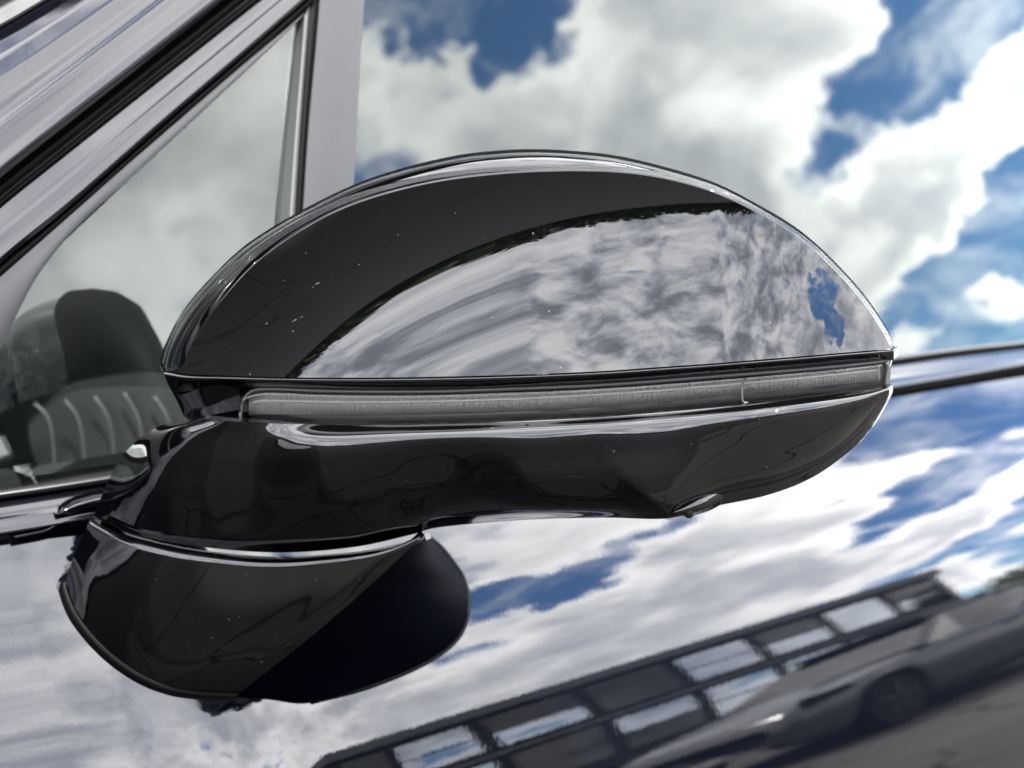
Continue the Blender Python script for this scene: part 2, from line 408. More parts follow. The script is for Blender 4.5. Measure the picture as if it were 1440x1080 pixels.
# window frame trims, from the glass outwards
fr_in = [(-60, 560), (0, 492), (20, 450), (55, 385), (110, 318), (200, 236), (300, 143), (380, 68), (428, 22)]
fr_out = [(-60, 455), (0, 385), (40, 351), (90, 309), (150, 257), (230, 188), (320, 110), (400, 42), (455, -8)]
strip('quarter_frame', fr_in, fr_out, M['satin'], door, .001, .0003, .008, ext=(290, 0))
bl_lo = [(-60, 443), (0, 390), (100, 302), (230, 186), (340, 91), (462, -15)]
bl_hi = [(-60, 430), (0, 372), (100, 290), (230, 175), (340, 80), (448, -15)]
strip('frame_seal', bl_lo, bl_hi, M['rubber'], door, .002, .0012, .008, ext=(430, 520))
df_lo = [(-60, 428), (0, 370), (100, 288), (230, 173), (340, 78), (448, -17)]
df_hi = [(-60, 346), (0, 291), (100, 211), (200, 131), (290, 59), (383, -15)]
strip('door_frame', df_lo, df_hi, M['paint_trim'], door, .002, 0, .02, m=30, prof=([0, .1, .3, .5, .55, .7, .9, 1], [.0050, .0056, .0052, .0044, .0038, .0030, .0018, .0012]), ext=(520, 520))
se_lo = [(-60, 345), (0, 290), (100, 210), (200, 130), (290, 58), (382, -16)]
se_hi = [(-60, 306), (0, 251), (100, 171), (200, 92), (270, 36), (335, -16)]
strip('pillar_seal', se_lo, se_hi, M['rubber'], car, .0005, .0, .01, prof=([0, .12, .2, .3, .36, .45, .75, .9, 1], [.004, .0055, .004, .004, .0055, .0, 0, .004, .006]), ext=(620, 520))
strip('seal_lip', mid(se_lo, se_hi, .26), mid(se_lo, se_hi, .36), M['lip'], car, .0062, .0012, .004, ext=(600, 520))
ap_lo = [(-60, 305), (0, 250), (100, 170), (200, 91), (270, 35), (334, -17)]
ap_hi = [(-60, 76), (0, 42), (20, 31), (40, 19), (57, 9), (100, -17)]
strip('a_pillar', ap_lo, ap_hi, M['paint_trim'], car, .005, 0, .03, m=40,
      prof=([0, .06, .15, .27, .34, .38, .42, .5, .65, .8, .93, 1], [.008, .0092, .0090, .0084, .0078, .0066, .0058, .0048, .0022, -.0014, -.006, -.010]), ext=(820, 520))
ws_lo = [(-60, 75), (0, 41), (20, 30), (40, 18), (57, 8), (99, -18)]
ws_hi = [(-60, 68), (0, 34), (20, 23), (40, 11), (57, 1), (90, -20)]
strip('windscreen_seal', ws_lo, ws_hi, M['rubber'], car, -.006, .001, .004, ext=(900, 520))
wt_hi = [(-60, -10), (0, -40), (20, -50), (40, -60), (57, -70), (90, -90)]
strip('windscreen_trim', ws_hi, wt_hi, M['satin'], car, -.006, 0, .01, prof=([0, .3, 1], [.0, -.002, -.02]), ext=(900, 520))

# division post between the two panes, its black channel and the pale glass edge
strip('division_post', [(452, -25), (444, 70), (434, 180), (426, 300), (418, 420), (410, 540), (402, 660)],
      [(514, -25), (508, 70), (502, 180), (495, 300), (488, 420), (481, 540), (474, 660)], M['satin'], door, .004, .0006, .01, m=16)
strip('post_channel', [(437, 5), (430, 90), (422, 200), (414, 330), (404, 480), (394, 660)],
      [(455, -18), (444, 70), (434, 180), (425, 315), (417, 440), (402, 660)], M['rubber'], door, .002, .001, .01)
strip('glass_edge', [(427, 25), (421, 100), (413, 200), (405, 320), (396, 480), (386, 660)],
      [(437, 5), (430, 90), (422, 200), (414, 330), (404, 480), (394, 660)], M['piping'], door, .0015, .001, .008)

# black sail patch that carries the mirror at the front of the belt
def patch_rows(rows, nr, nc, fn):
    rows = [cr(r_, nc) for r_ in rows]; A = np.array(rows)
    cols = np.array([cr(A[:, j], nr) for j in range(nc)]).transpose(1, 0, 2)
    return np.array([[fn(*cols[i, j]) for j in range(nc)] for i in range(nr)])
strip('sail_patch', [(82, 723), (90, 712), (110, 702), (145, 694), (190, 690)], [(84, 724), (100, 722), (120, 717), (150, 712), (190, 708)], M['gloss_low'], door, .008, .003, .02, n=30, plane=on_belt)
strip('sail_base', [(20, 753), (66, 743), (75, 733), (100, 723), (150, 712), (190, 706)], [(22, 756), (66, 747), (85, 745), (110, 742), (150, 735), (190, 728)], M['gloss_low'], door, .007, .001, .01, n=30, plane=on_belt)

# ------------------------------------------------------------------ cabin behind the glass
box('roof_lining', -.75, 2.2, .12, 1.5, 1.62, 1.66, M['lining'], car)
box('far_side_trim', -.75, 2.2, 1.45, 1.5, .3, 1.6, M['lining'], car)
box('rear_bulkhead', 2.1, 2.15, .12, 1.44, .3, 1.6, M['lining'], car)
box('cabin_floor', -.75, 2.05, .10, 1.44, .25, .3, M['lining'], car)

# front wing and bonnet ahead of the door
def wing_pt(x, v):
    f = np.clip((-.805 - x) / 1.5, 0, 1)
    if v >= 0:
        return (x, door_y(x, v * .88) + .16 * f * f, (ZB - v * .88) - .10 * f * (1 - v))
    t = -v
    return (x, door_y(x, 0) + .16 * f * f + 1.5 * t, ZB - .10 * f + .10 * math.sin(math.pi * min(t, 1) * .9) - .08 * f * f)
vs = np.r_[np.linspace(-1, 0, 24)[:-1], np.linspace(0, 1, 40)]
G = np.array([[wing_pt(x, v) for x in np.linspace(-2.35, -.805, 50)] for v in vs])
solid_grid('front_wing', G, M['paint'], car, .01, face=np.array([-1, -5, 3.0]))
# seat and dashboard seen through the quarter glass
def inside(x, y, dep): dr = ray(x, y); return C + dr * dep
seat_out = [[(40, 600), (90, 555), (150, 545), (220, 545), (300, 560), (360, 600)], [(44, 630), (95, 600), (150, 590), (220, 590), (300, 600), (365, 640)], [(60, 680), (100, 650), (150, 640), (220, 640), (300, 650), (370, 690)], [(70, 760), (100, 740), (150, 730), (220, 730), (300, 740), (380, 760)]]
A_ = patch_rows([[(x, y, 1.02 - .02 * math.sin(math.pi * k / 5)) for k, (x, y) in enumerate(r_)] for r_ in seat_out], 24, 40, inside)
seat = solid_grid('seat', A_, M['leather'], car, back=(.06, .10, 0))
for k in range(7):
    x0 = 60 + 42 * k
    pl = arc_resample([(x0 - 12, 552 + 5 * abs(k - 3)), (x0 + 8, 590), (x0 + 16, 640), (x0 + 20, 740)], 24)
    tube('flute_seam', [inside(x, y, .992) for x, y in pl], .0013, M['piping'], seat, 8)
ds_ = [[(20, 700), (45, 660), (100, 648), (200, 632), (340, 612)], [(18, 740), (40, 690), (100, 672), (200, 655), (340, 636)], [(10, 790), (40, 760), (100, 740), (200, 720), (340, 700)]]
solid_grid('dashboard', patch_rows([[(x, y, .80 + (.02 if q == 0 else 0)) for (x, y) in r_] for q, r_ in enumerate(ds_)], 20, 30, inside), M['lining'], car, back=(.1, .15, -.05))

# ------------------------------------------------------------------ wing mirror
PHI = R(22)
HW = np.array([-math.cos(PHI), -math.sin(PHI), 0]); HU = np.array([math.sin(PHI), -math.cos(PHI), 0])
HZ = .496
HP = C + ray(740, 500) * HZ
PXM = HZ / F
def head(x, y, wz): dr = ray(x, y); return C + dr * ((np.dot(HW, HP - C) + wz) / np.dot(HW, dr))
def base_w(x):
    a = (x - 740) * PXM
    g = -.5 * (3.4 if a > 0 else -1.2) * a * a
    if a > .06: g -= .5 * 7.0 * (a - .06) ** 2
    return g
HOR_X = [150, 300, 360, 400, 430, 500, 570, 640, 720, 800, 880, 960, 1040, 1100, 1300]
HOR_Y = [640, 600, 565, 530, 500, 440, 395, 361, 331, 310, 297, 290, 289, 290, 292]
_hx = np.linspace(150, 1300, 1000); _hy = np.interp(_hx, HOR_X, HOR_Y)
_k2 = np.hanning(81); _k2 /= _k2.sum(); _hy = np.convolve(np.pad(_hy, 40, mode='edge'), _k2, 'valid')
CRE_X = [200, 231, 262, 310, 370, 440, 520, 600, 690, 780, 860, 930, 990, 1040, 1090, 1140, 1185, 1222, 1247, 1257, 1300]
CRE_Y = [519, 521, 526, 528, 530, 531, 531, 530, 528, 525, 521, 516, 512, 508, 504, 500, 496, 493, 491, 490, 486]
KC = 7.0
def cap_w(x, y):
    h = float(np.interp(x, _hx, _hy)); c = float(np.interp(x, CRE_X, CRE_Y))
    b, bc = (h - y) * PXM, (h - c) * PXM
    q, qc = (296 - y) * PXM, (296 - c) * PXM       # the eye looks down a little: lean the face to suit
    return base_w(x) + .5 * KC * (b * b - bc * bc) + (q * q - qc * qc) / (4 * HZ)

top = [(229, 517), (238, 487), (262, 444), (300, 400), (350, 353), (420, 308), (500, 272), (600, 246), (700, 234), (800, 231), (880, 235),
       (940, 245), (1000, 263), (1060, 291), (1120, 327), (1170, 371), (1215, 421), (1245, 466), (1256, 488)]
bot = [(231, 521), (262, 526), (310, 528), (370, 530), (440, 531), (520, 531), (600, 530), (690, 528), (780, 525), (860, 521), (930, 516),
       (990, 512), (1040, 508), (1090, 504), (1140, 500), (1185, 496), (1222, 493), (1247, 491), (1257, 490)]
NC = 200
T_, B_ = cr(top, NC), cr(bot, NC)
ctr = np.array([760, 470.0])
def inward(Pn, dpx):
    """offset a pixel curve (left to right) by dpx downwards-inwards along its normal"""
    t = np.gradient(Pn, axis=0); t /= np.maximum(np.linalg.norm(t, axis=1, keepdims=True), 1e-9)
    nrm = np.column_stack([-t[:, 1], t[:, 0]])
    return Pn + nrm * dpx
rim_px = np.interp(np.arange(NC), [0, 20, 60, 100, 140, 199], [30, 28, 13, 7, 3.5, 3.5])   # width of the outer rolled edge of the cap in pixels
Tc = T_ + (inward(T_, 1.0) - T_) * rim_px[:, None]
mirror = bpy.data.objects.new('tmp', None)

lower_px = None
# --- ring where the arm sits on the foot: distances from the car side in metres
ringP = [(127, 733), (165, 751), (205, 763), (250, 773), (300, 780), (350, 785), (400, 786), (450, 783), (500, 778), (550, 769), (597, 752)]
ringD = [.0145, .026, .037, .048, .058, .066, .074, .082, .090, .099, .106]
def ring_w(x, y, extra=0.0):
    p = on_plane(x, y, np.array([0, -float(np.interp(x, [q[0] for q in ringP], ringD)) - extra, 0]), np.array([0, 1.0, 0]))
    return float(np.dot(HW, p - HP)) - base_w(x)
# --- lower housing with the arm (one moulded piece): control columns from the indicator down to the underside
colsP = [
 [(262,586),(215,604),(178,634),(157,667),(143,697),(131,728)],
 [(285,589),(252,608),(222,646),(205,690),(199,725),(205,755)],
 [(320,592),(308,611),(290,655),(280,705),(283,745),(300,771)],
 [(370,595),(368,615),(365,655),(370,705),(385,750),(400,777)],
 [(450,597),(450,617),(455,650),(470,700),(490,743),(500,769)],
 [(540,598),(540,617),(545,650),(558,690),(575,725),(578,752)],
 [(640,596),(640,615),(640,650),(643,690),(645,722),(622,741)],
 [(740,592),(740,611),(740,645),(740,685),(740,716),(740,731)],
 [(840,587),(840,605),(840,640),(845,680),(848,712),(850,728)],
 [(930,580),(930,599),(932,635),(938,675),(940,705),(938,729)],
 [(1000,574),(1000,592),(1005,625),(1010,660),(1010,692),(1000,713)],
 [(1080,566),(1080,582),(1085,610),(1090,640),(1090,672),(1080,696)],
 [(1160,556),(1160,570),(1165,595),(1165,620),(1160,645),(1145,670)],
 [(1215,548),(1215,558),(1218,575),(1217,590),(1212,607),(1200,630)],
 [(1247,542),(1250,547),(1250,555),(1245,567),(1238,580),(1225,602)]]
colsW = [
 [-.010,-.014,-.020,-.026,-.028,-.026],
 [-.003,-.004,-.008,-.014,-.014,-.013],
 [.000,.003,.000,-.004,-.004,-.006],
 [.001,.006,.004,.001,-.001,-.003],
 [.001,.008,.0065,.002,-.003,-.006],
 [.001,.008,.007,.003,-.006,-.018],
 [.001,.008,.0075,.0045,-.003,-.026],
 [.004,.008,.0075,.005,-.006,-.032],
 [.004,.008,.0075,.0055,-.001,-.018],
 [.004,.008,.0080,.0070,.004,-.004],
 [.004,.008,.0070,.0040,-.002,-.016],
 [.004,.008,.0065,.0030,-.003,-.017],
 [.003,.007,.0055,.0015,-.005,-.018],
 [.001,.0055,.004,.000,-.006,-.016],
 [.000,.003,.002,-.002,-.007,-.014]]
ARM_F = [0, .10, .32, .58, .82, 1.0]
ARM_B = {0: [-.0018, -.0006, -.0006, -.001, -.001, -.001], 1: [.0046, .0054, .0053, .0045, .002, 0], 2: [.008, .0076, .0072, .0058, .003, 0],
         3: [.0066, .0080, .010, .010, .006, 0], 4: [.003, .0085, .011, .011, .007, .001], 5: [.004, .009, .011, .011, .007, .001], 6: [.004, .009, .010, .010, .007, .001]}
for k_, bl_ in ARM_B.items():
    wb = ring_w(*colsP[k_][5])
    fs = ARM_F if k_ < 4 else [0, .02, .12, .3, .62, 1.0]
    colsW[k_] = [f_ * wb + b_ for f_, b_ in zip(fs, bl_)]
print('ARM', [[round(v, 4) for v in q] for q in colsW[:7]])
CP = np.array([[(px, py, wz + base_w(px)) for (px, py), wz in zip(c_, w_)] for c_, w_ in zip(colsP, colsW)])   # cols x rows x 3
def surf(cp, nc, nr):
    A = np.array([cr(cp[:, i], nc) for i in range(cp.shape[1])])               # rows x nc x 3
    return np.array([cr(A[:, j], nr) for j in range(nc)]).transpose(1, 0, 2)    # nr x nc x 3
LS = surf(CP, 170, 80)
_a, _b = np.array([835, 628.0]), np.array([938, 724.0]); _L = np.linalg.norm(_b - _a); _t = (_b - _a) / _L
for r_ in LS:                                                   # moulded crease running down to the camera pod
    for p in r_:
        q = np.dot(p[:2] - _a, _t) / _L; dd_ = abs((p[0] - _a[0]) * _t[1] - (p[1] - _a[1]) * _t[0])
        if q > 0: p[2] += .0042 * min(q, 1.1) ** 1.3 * math.exp(-dd_ / 34)
LG = np.array([[head(*p) for p in r_] for r_ in LS])
mirror = solid_grid('wing_mirror', LG, M['gloss'], car, back=tuple(-HW * .008), label='gloss black lower housing and arm of the wing mirror')

# --- cap
rows = []
NR = 90
for i in range(NR):
    t = i / (NR - 1)
    row = []
    for j in range(NC):
        p = B_[j] * (1 - t) + Tc[j] * t
        row.append(head(p[0], p[1], cap_w(p[0], p[1])))
    rows.append(row)
edge = [cap_w(*Tc[j]) for j in range(NC)]
# the sheet rolls back at its outer edge in a quarter round with two fine steps
steps = [(.05, .0003), (.25, .0022), (.36, .0030), (.42, .0042), (.46, .0038), (.55, .0044), (.63, .0058), (.68, .0070), (.72, .0066), (.82, .0074), (.92, .0095), (1.0, .013)]
for f, dw in steps:
    row = []
    for j in range(NC):
        p = Tc[j] * (1 - f) + T_[j] * f
        row.append(head(p[0], p[1], edge[j] - dw * np.interp(j, [110, 150], [1, .5])))
    rows.append(row)
cap = solid_grid('mirror_cap', np.array(rows), M['gloss'], mirror, back=tuple(-HW * .004), label='upper cap with a concave face mirroring the clouds')

# --- rear shell, seen as a thin strip above the cap
rear_top = [(224, 512), (234, 482), (257, 440), (294, 396), (344, 349), (414, 305), (492, 266), (560, 242), (640, 223), (700, 216), (750, 214), (800, 216), (860, 222), (920, 235),
            (1000, 259), (1061, 289), (1121.5, 325.5), (1171.5, 369.5), (1217, 420), (1247, 465), (1257, 490), (1252, 520), (1239, 560), (1212, 594), (1140, 662), (1000, 702), (850, 716), (640, 722), (420, 700), (300, 640), (255, 575)]
_e = np.array(edge)
NS = 240
RT = cr(rear_top + [rear_top[0]], NS + 1)[:NS]
def shell_w(p):
    k = int(np.argmin(np.sum((T_ - p) ** 2, axis=1)))
    up = np.clip((515 - p[1]) / 60, 0, 1)
    return (_e[k] - .0125) * up + (base_w(p[0]) - .012) * (1 - up)
sw = np.array([shell_w(p) for p in RT]); sw = np.convolve(np.r_[sw[-9:], sw, sw[:9]], np.hanning(19) / np.hanning(19).sum(), 'valid')
rows = []
cc = np.array([760, 480.0])
for k, (f, dw) in enumerate([(.92, .0), (.955, .001), (.972, .0022), (.985, .0045), (.995, .008), (1.0, .013), (.998, .018), (.985, .025), (.955, .033), (.90, .041), (.80, .048), (.60, .053), (.3, .055), (.02, .0555)]):
    row = []
    for j in range(NS + 1):
        p = RT[j % NS]
        q = head(p[0], p[1], sw[j % NS] - dw)
        c0 = head(cc[0], cc[1], -.012 - dw)
        row.append(c0 + (q - c0) * f)
    rows.append(row)
solid_grid('rear_shell', np.array(rows[:8]), M['gloss_low'], mirror, .002)
solid_grid('shell_back', np.array(rows[7:]), M['rubber'], mirror, .002)

# --- band under the cap and the indicator
band_top = np.array([B_[j] for j in range(NC)])
ind_top = cr([(262, 547), (300, 547), (338, 547), (372, 546), (440, 548.5), (500, 550), (600, 550), (700, 547), (800, 543), (900, 537), (1000, 529), (1100, 521), (1180, 514), (1250, 507)], NC)
ind_bot = cr([(266, 590), (300, 591), (340, 592), (372, 595), (440, 597), (500, 598), (600, 597), (700, 594), (800, 589.5), (900, 583), (1000, 574), (1100, 564), (1180, 554), (1250, 541)], NC)
# black band: rolls under the cap edge, then drops to the indicator recess
bl = cr([(229, 521), (262, 527), (310, 529), (370, 531), (440, 532), (520, 532), (600, 531), (690, 529), (780, 526), (860, 522), (930, 517), (990, 513), (1040, 509), (1090, 505), (1140, 501), (1185, 497), (1222, 494), (1247, 492), (1257, 491)], NC)
ib = cr([(246, 556), (270, 553), (310, 549), (372, 547), (440, 549), (520, 550.5), (600, 550), (690, 548), (780, 544), (860, 540), (930, 535), (990, 530), (1040, 526), (1090, 522), (1140, 517.5), (1185, 513), (1222, 510), (1247, 507.5), (1257, 506)], NC)
rows = []
for i in range(20):
    t = i / 19
    dw = np.interp(t, [0, .12, .3, .9, 1.0], [-.0005, .0006, .0001, -.0040, -.0052])
    rows.append([head(*(bl[j] * (1 - t) + ib[j] * t), base_w((bl[j] * (1 - t) + ib[j] * t)[0]) + dw) for j in range(NC)])
solid_grid('cap_band', np.array(rows), M['gloss_low'], mirror, back=tuple(-HW * .01))
# inner end of the band, the dark cheek beside the indicator
ck_a = [(229, 521), (236, 540), (248, 562), (260, 588)]
ck_b = [(335, 546), (337, 560), (338, 575), (342, 594)]
rows = []
for i in range(16):
    t = i / 15
    r_ = []
    A_, Bv = cr(ck_a, 24), cr(ck_b, 24)
    for j in range(24):
        p = A_[j] * (1 - t) + Bv[j] * t
        v = j / 23
        r_.append(head(p[0], p[1], base_w(p[0]) - .0016 - .0028 * v - .004 * (1 - t) ** 3))
    rows.append(r_)
solid_grid('band_end', np.array(rows), M['gloss_low'], mirror, back=tuple(-HW * .012))

# recess floor, ribbed light guide, clear lens and bright edge lines
it = cr([(338, 556), (372, 546), (440, 548.5), (500, 550), (600, 550), (700, 547), (800, 543), (900, 537), (1000, 529), (1100, 521), (1180, 514), (1248, 507)], 150)
ibt = cr([(338, 592), (372, 595), (440, 597), (500, 598), (600, 597), (700, 594), (800, 589.5), (900, 583), (1000, 574), (1100, 564), (1180, 554), (1246, 543)], 150)
fl = [[head(*(it[j] * (1 - t) + ibt[j] * t), base_w((it[j] * (1 - t) + ibt[j] * t)[0]) - .009) for j in range(150)] for t in np.linspace(0, 1, 8)]
ind = solid_grid('indicator', np.array(fl), M['lens_dark'], mirror, back=tuple(-HW * .004), label='dark recess of the slim indicator strip')
gN = 1200
g0 = cr([(350, 560), (372, 554), (440, 556), (520, 557), (620, 556), (720, 553), (820, 548), (920, 542), (1000, 536), (1100, 527), (1180, 519), (1236, 513)], gN)
g1 = cr([(350, 584), (372, 583), (440, 583), (520, 583), (620, 581), (720, 578), (820, 573), (920, 566), (1000, 558), (1100, 549), (1180, 541), (1236, 535)], gN)
rows = []
for i in range(14):
    t = i / 13
    h = .0018 * (1 - (2 * t - 1) ** 2)
    rows.append([head(*(g0[j] * (1 - t) + g1[j] * t), base_w((g0[j] * (1 - t) + g1[j] * t)[0]) - .0075 + h + (.00012) * math.sin(j * 2 * math.pi / 8)) for j in range(gN)])
solid_grid('light_guide', np.array(rows), M['lamp_back'], mirror, back=tuple(-HW * .003), label='grey ribbed light guide behind the clear lens')
rows = []
for i in range(16):
    t = i / 15
    dw = np.interp(t, [0, .15, .8, 1], [-.0050, -.0034, -.0040, -.0048])
    rows.append([head(*(it[j] * (1 - t) + ibt[j] * t), base_w((it[j] * (1 - t) + ibt[j] * t)[0]) + dw) for j in range(150)])
solid_grid('indicator_lens', np.array(rows), M['lens'], mirror, back=tuple(-HW * .0015))
gl_ = [g0[j] * .66 + g1[j] * .34 for j in range(40, gN - 6, 8)]
tube('guide_highlight', [head(p[0], p[1], base_w(p[0]) - .0059) for p in gl_], .00045, M['guide_line'], mirror, 8)  # thin pale tube added as the bright highlight line on the guide
# pale edge round the inner end and the top of the lens
ed = arc_resample([(338, 592), (339, 573), (346, 557), (360, 548.5), (390, 547.5), (440, 549.5), (520, 551), (620, 550.5), (720, 547), (820, 543), (900, 538), (1000, 530), (1100, 522), (1180, 515), (1246, 508)], 120)
tube('lens_edge', [head(x, y, base_w(x) - .0042) for x, y in ed], .0006, M['piping'], mirror, 8)
tube('lens_end', [head(x, y, base_w(x) - .003) for x, y in arc_resample([(1246, 509), (1249, 520), (1247, 542)], 12)], .0008, M['piping'], mirror, 8)
tube('lens_joint', [head(x, y, base_w(x) - .0035) for x, y in arc_resample([(1050, 533), (1045, 536), (1044, 563), (1053, 567)], 14)], .0004, M['piping'], mirror, 6)

# camera pod under the lower edge
pod = surf(np.array([[(934, 712, -.006), (932, 727, -.002), (938, 731, -.016)], [(955, 698, -.004), (955, 722, .0012), (957, 729, -.014)], [(985, 684, -.004), (985, 713, .0), (987, 722, -.014)],
                     [(1012, 676, -.008), (1010, 700, -.005), (1008, 713, -.016)], [(1030, 672, -.014), (1026, 690, -.012), (1022, 702, -.020)]], float), 24, 12)
solid_grid('camera_pod', np.array([[head(p[0], p[1], p[2] + base_w(p[0]) + .002) for p in r_] for r_ in pod]), M['gloss_low'], mirror, back=tuple(-HW * .012))
tube('camera_lens', [head(966, 719, base_w(966) + .0027), head(969, 722, base_w(969) - .006)], .0016, M['lens_dark'], mirror, 14)

# a few dried specks and light scuffs on the lacquer
M['speck'] = simple('dried_speck', (.045, .044, .042), .8, 1.3)
def speck(x, y, ln, wd, ang, wfun, par):
    ca, sa = math.cos(R(ang)), math.sin(R(ang)); n = 14; top_ = []; low = []
    for k in range(n):
        q = 2 * math.pi * k / n; jj = rnd.uniform(.45, 1.1)
        dx, dy = ln * math.cos(q) * jj, wd * math.sin(q) * jj
        px_, py_ = x + dx * ca - dy * sa, y + dx * sa + dy * ca
        wv = wfun(px_, py_); top_.append(head(px_, py_, wv + .00012)); low.append(head(px_, py_, wv - .0004))
    V = top_ + low + [head(x, y, wfun(x, y) + .0003)]
    Fc = [(k, (k + 1) % n, 2 * n) for k in range(n)] + [((k + 1) % n, k, n + k, n + (k + 1) % n) for k in range(n)] + [tuple(range(2 * n - 1, n - 1, -1))]
    link('dried_speck', mesh_from('dried_speck', V, Fc, False), M['speck'], par)
for a_ in [(446, 399, 5, 1.6, -25), (440, 404, 2.5, 1.0, -30), (414, 451, 6, 1.1, -35), (424, 446, 3, .8, -20), (412, 466, 1.6, 1.2, 0), (430, 356, 1.6, .9, 0), (505, 372, 1.5, 1, 0), (692, 448, 3.2, 1.6, -20), (762, 434, 2.4, .8, -10), (664, 452, 1.2, 1, 0), (900, 248, 1.3, .9, 0), (640, 300, 1.2, .9, 0), (560, 330, 1.3, .8, 10)]:
    speck(*a_, cap_w, mirror)

# --- foot: front face from the ring under the arm down to the door, and an added dark sheet back to the door
ringW = [ring_w(x, y) for x, y in ringP]
gask = [(91, 828), (104, 862), (128, 895), (155, 922), (185, 944), (215, 960), (245, 970), (270, 974), (295, 976), (315, 977), (333, 977)]
n_ = 90
rp = cr(np.column_stack([np.array(ringP), np.array(ringW)]), n_); gp = cr(gask, n_)
top3 = np.array([head(p[0], p[1], p[2] + base_w(p[0])) for p in rp])
led3 = np.array([head(p[0], p[1] + 7 * math.sin(math.pi * min(1, i / (n_ - 1) * 1.02)) ** .5, p[2] + base_w(p[0]) + .0035) for i, p in enumerate(rp)])
bot3 = np.array([on_door(*p, .002) for p in gp])
rows = [top3 - np.array([0, 0, .0]) + (-HW) * .004, top3, top3 * .6 + led3 * .4, led3]
for t in np.linspace(0, 1, 24)[1:]:
    bul = .006 * math.sin(math.pi * t)
    pts = led3 * (1 - t) + bot3 * t
    nrm = np.array([np.cross(bot3[i] - led3[i], np.gradient(led3, axis=0)[i]) for i in range(n_)]); nrm /= np.linalg.norm(nrm, axis=1, keepdims=True)
    sgn = np.sign(np.sum(nrm * (C - pts), axis=1))[:, None]
    rows.append(pts + nrm * sgn * bul * 0.3)
foot = solid_grid('mirror_foot', np.array(rows), M['gloss'], mirror, .002)
# added sheet, coloured dark in place of a dark reflection in the door
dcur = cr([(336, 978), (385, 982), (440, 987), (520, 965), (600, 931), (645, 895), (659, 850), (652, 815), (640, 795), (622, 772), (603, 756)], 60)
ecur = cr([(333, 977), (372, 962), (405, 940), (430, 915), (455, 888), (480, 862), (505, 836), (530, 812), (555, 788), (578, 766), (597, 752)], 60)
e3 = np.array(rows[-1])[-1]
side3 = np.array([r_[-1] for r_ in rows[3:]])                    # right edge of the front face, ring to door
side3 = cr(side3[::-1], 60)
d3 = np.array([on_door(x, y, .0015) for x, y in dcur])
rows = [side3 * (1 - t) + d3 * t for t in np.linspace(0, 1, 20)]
solid_grid('dark_reflection_sheet', np.array(rows), M['dark_reflection'], mirror, .002, label='added matt dark sheet beside the mirror foot, standing in for a dark reflection')
tube('foot_gasket', [on_door(x, y, .0014) for x, y in arc_resample([(93, 820)] + gask, 90)], .0017, M['rubber'], mirror, 10)
tube('reflection_sheet_edge', [on_door(x, y, .0006) for x, y in arc_resample([(440, 986), (520, 965), (600, 931), (645, 895), (659, 850), (652, 815), (640, 795), (622, 772), (605, 757)], 110)], .0011, M['rubber'], mirror, 10)  # thin rim round the added dark sheet

# ------------------------------------------------------------------ ground and what the paint mirrors
def sheet(name, x0, x1, y0, y1, z, mat, n=2):
    V = [(x, y, z) for x in np.linspace(x0, x1, n) for y in np.linspace(y0, y1, n)]
    Fc = [(i * n + j, (i + 1) * n + j, (i + 1) * n + j + 1, i * n + j + 1) for i in range(n - 1) for j in range(n - 1)]
    o = link(name, mesh_from(name, V, Fc), mat); o['kind'] = 'structure'
    return o
sheet('car_park', -700, 700, -700, 700, 0, M['asphalt'])

# office building across the car park, about 18 m away
M['wall'] = simple('dark_cladding', (.013, .015, .021), .7, 1.4, noise_rough=(2, .2))
M['fascia'] = simple('grey_fascia', (.09, .10, .115), .6, 1.4)
M['pane'] = simple('mirror_glazing', (.42, .46, .52), .015, 1.5, 1.0)
M['pane_dark'] = simple('dark_glazing', (.01, .011, .013), .03, 1.5)
M['frame'] = simple('window_frame_metal', (.012, .012, .014), .4)
bx0, bx1, by, bh = 11.0, 32.0, -18.0, 6.0
bld = thing('office_building', 'dark two storey office building with wide mirrored windows across the car park', 'building', ((bx0 + bx1) / 2, by - 6, 0))
def kid(o, par):
    o.location = -Vector(par.location); return o
kid(box('wall', bx0, bx1, by - 12, by, 0, bh - .55, M['wall'], bld), bld)
kid(box('fascia', bx0 - .15, bx1 + .15, by - 12.1, by + .22, bh - .55, bh, M['fascia'], bld), bld)
kid(box('string_course', bx0, bx1, by + .003, by + .12, 2.85, 3.05, M['fascia'], bld), bld)
nb = 8
for k in range(nb):
    xa = bx0 + .5 + k * (bx1 - bx0 - .6) / nb; xb = xa + (bx1 - bx0 - .6) / nb - .32
    for (z0, z1, q) in ((3.25, 5.2, 0), (.9, 2.7, 1)):
        fr = kid(box('window', xa, xb, by - .02, by + .05, z0, z1, M['frame'], bld, .01), bld)
        cut = [(z0 + .06, z1 - .06)] if (k + q) % 3 == 0 else [(z0 + .06, z0 + .06 + (z1 - z0) * .42), (z0 + .14 + (z1 - z0) * .42, z1 - .06)]
        for (za, zb_) in cut:
            dark = rnd.random() < .36
            pn = box('pane', xa + .06, xb - .06, by + .051, by + .06, za, zb_, M['pane_dark'] if dark else M['pane'], fr)

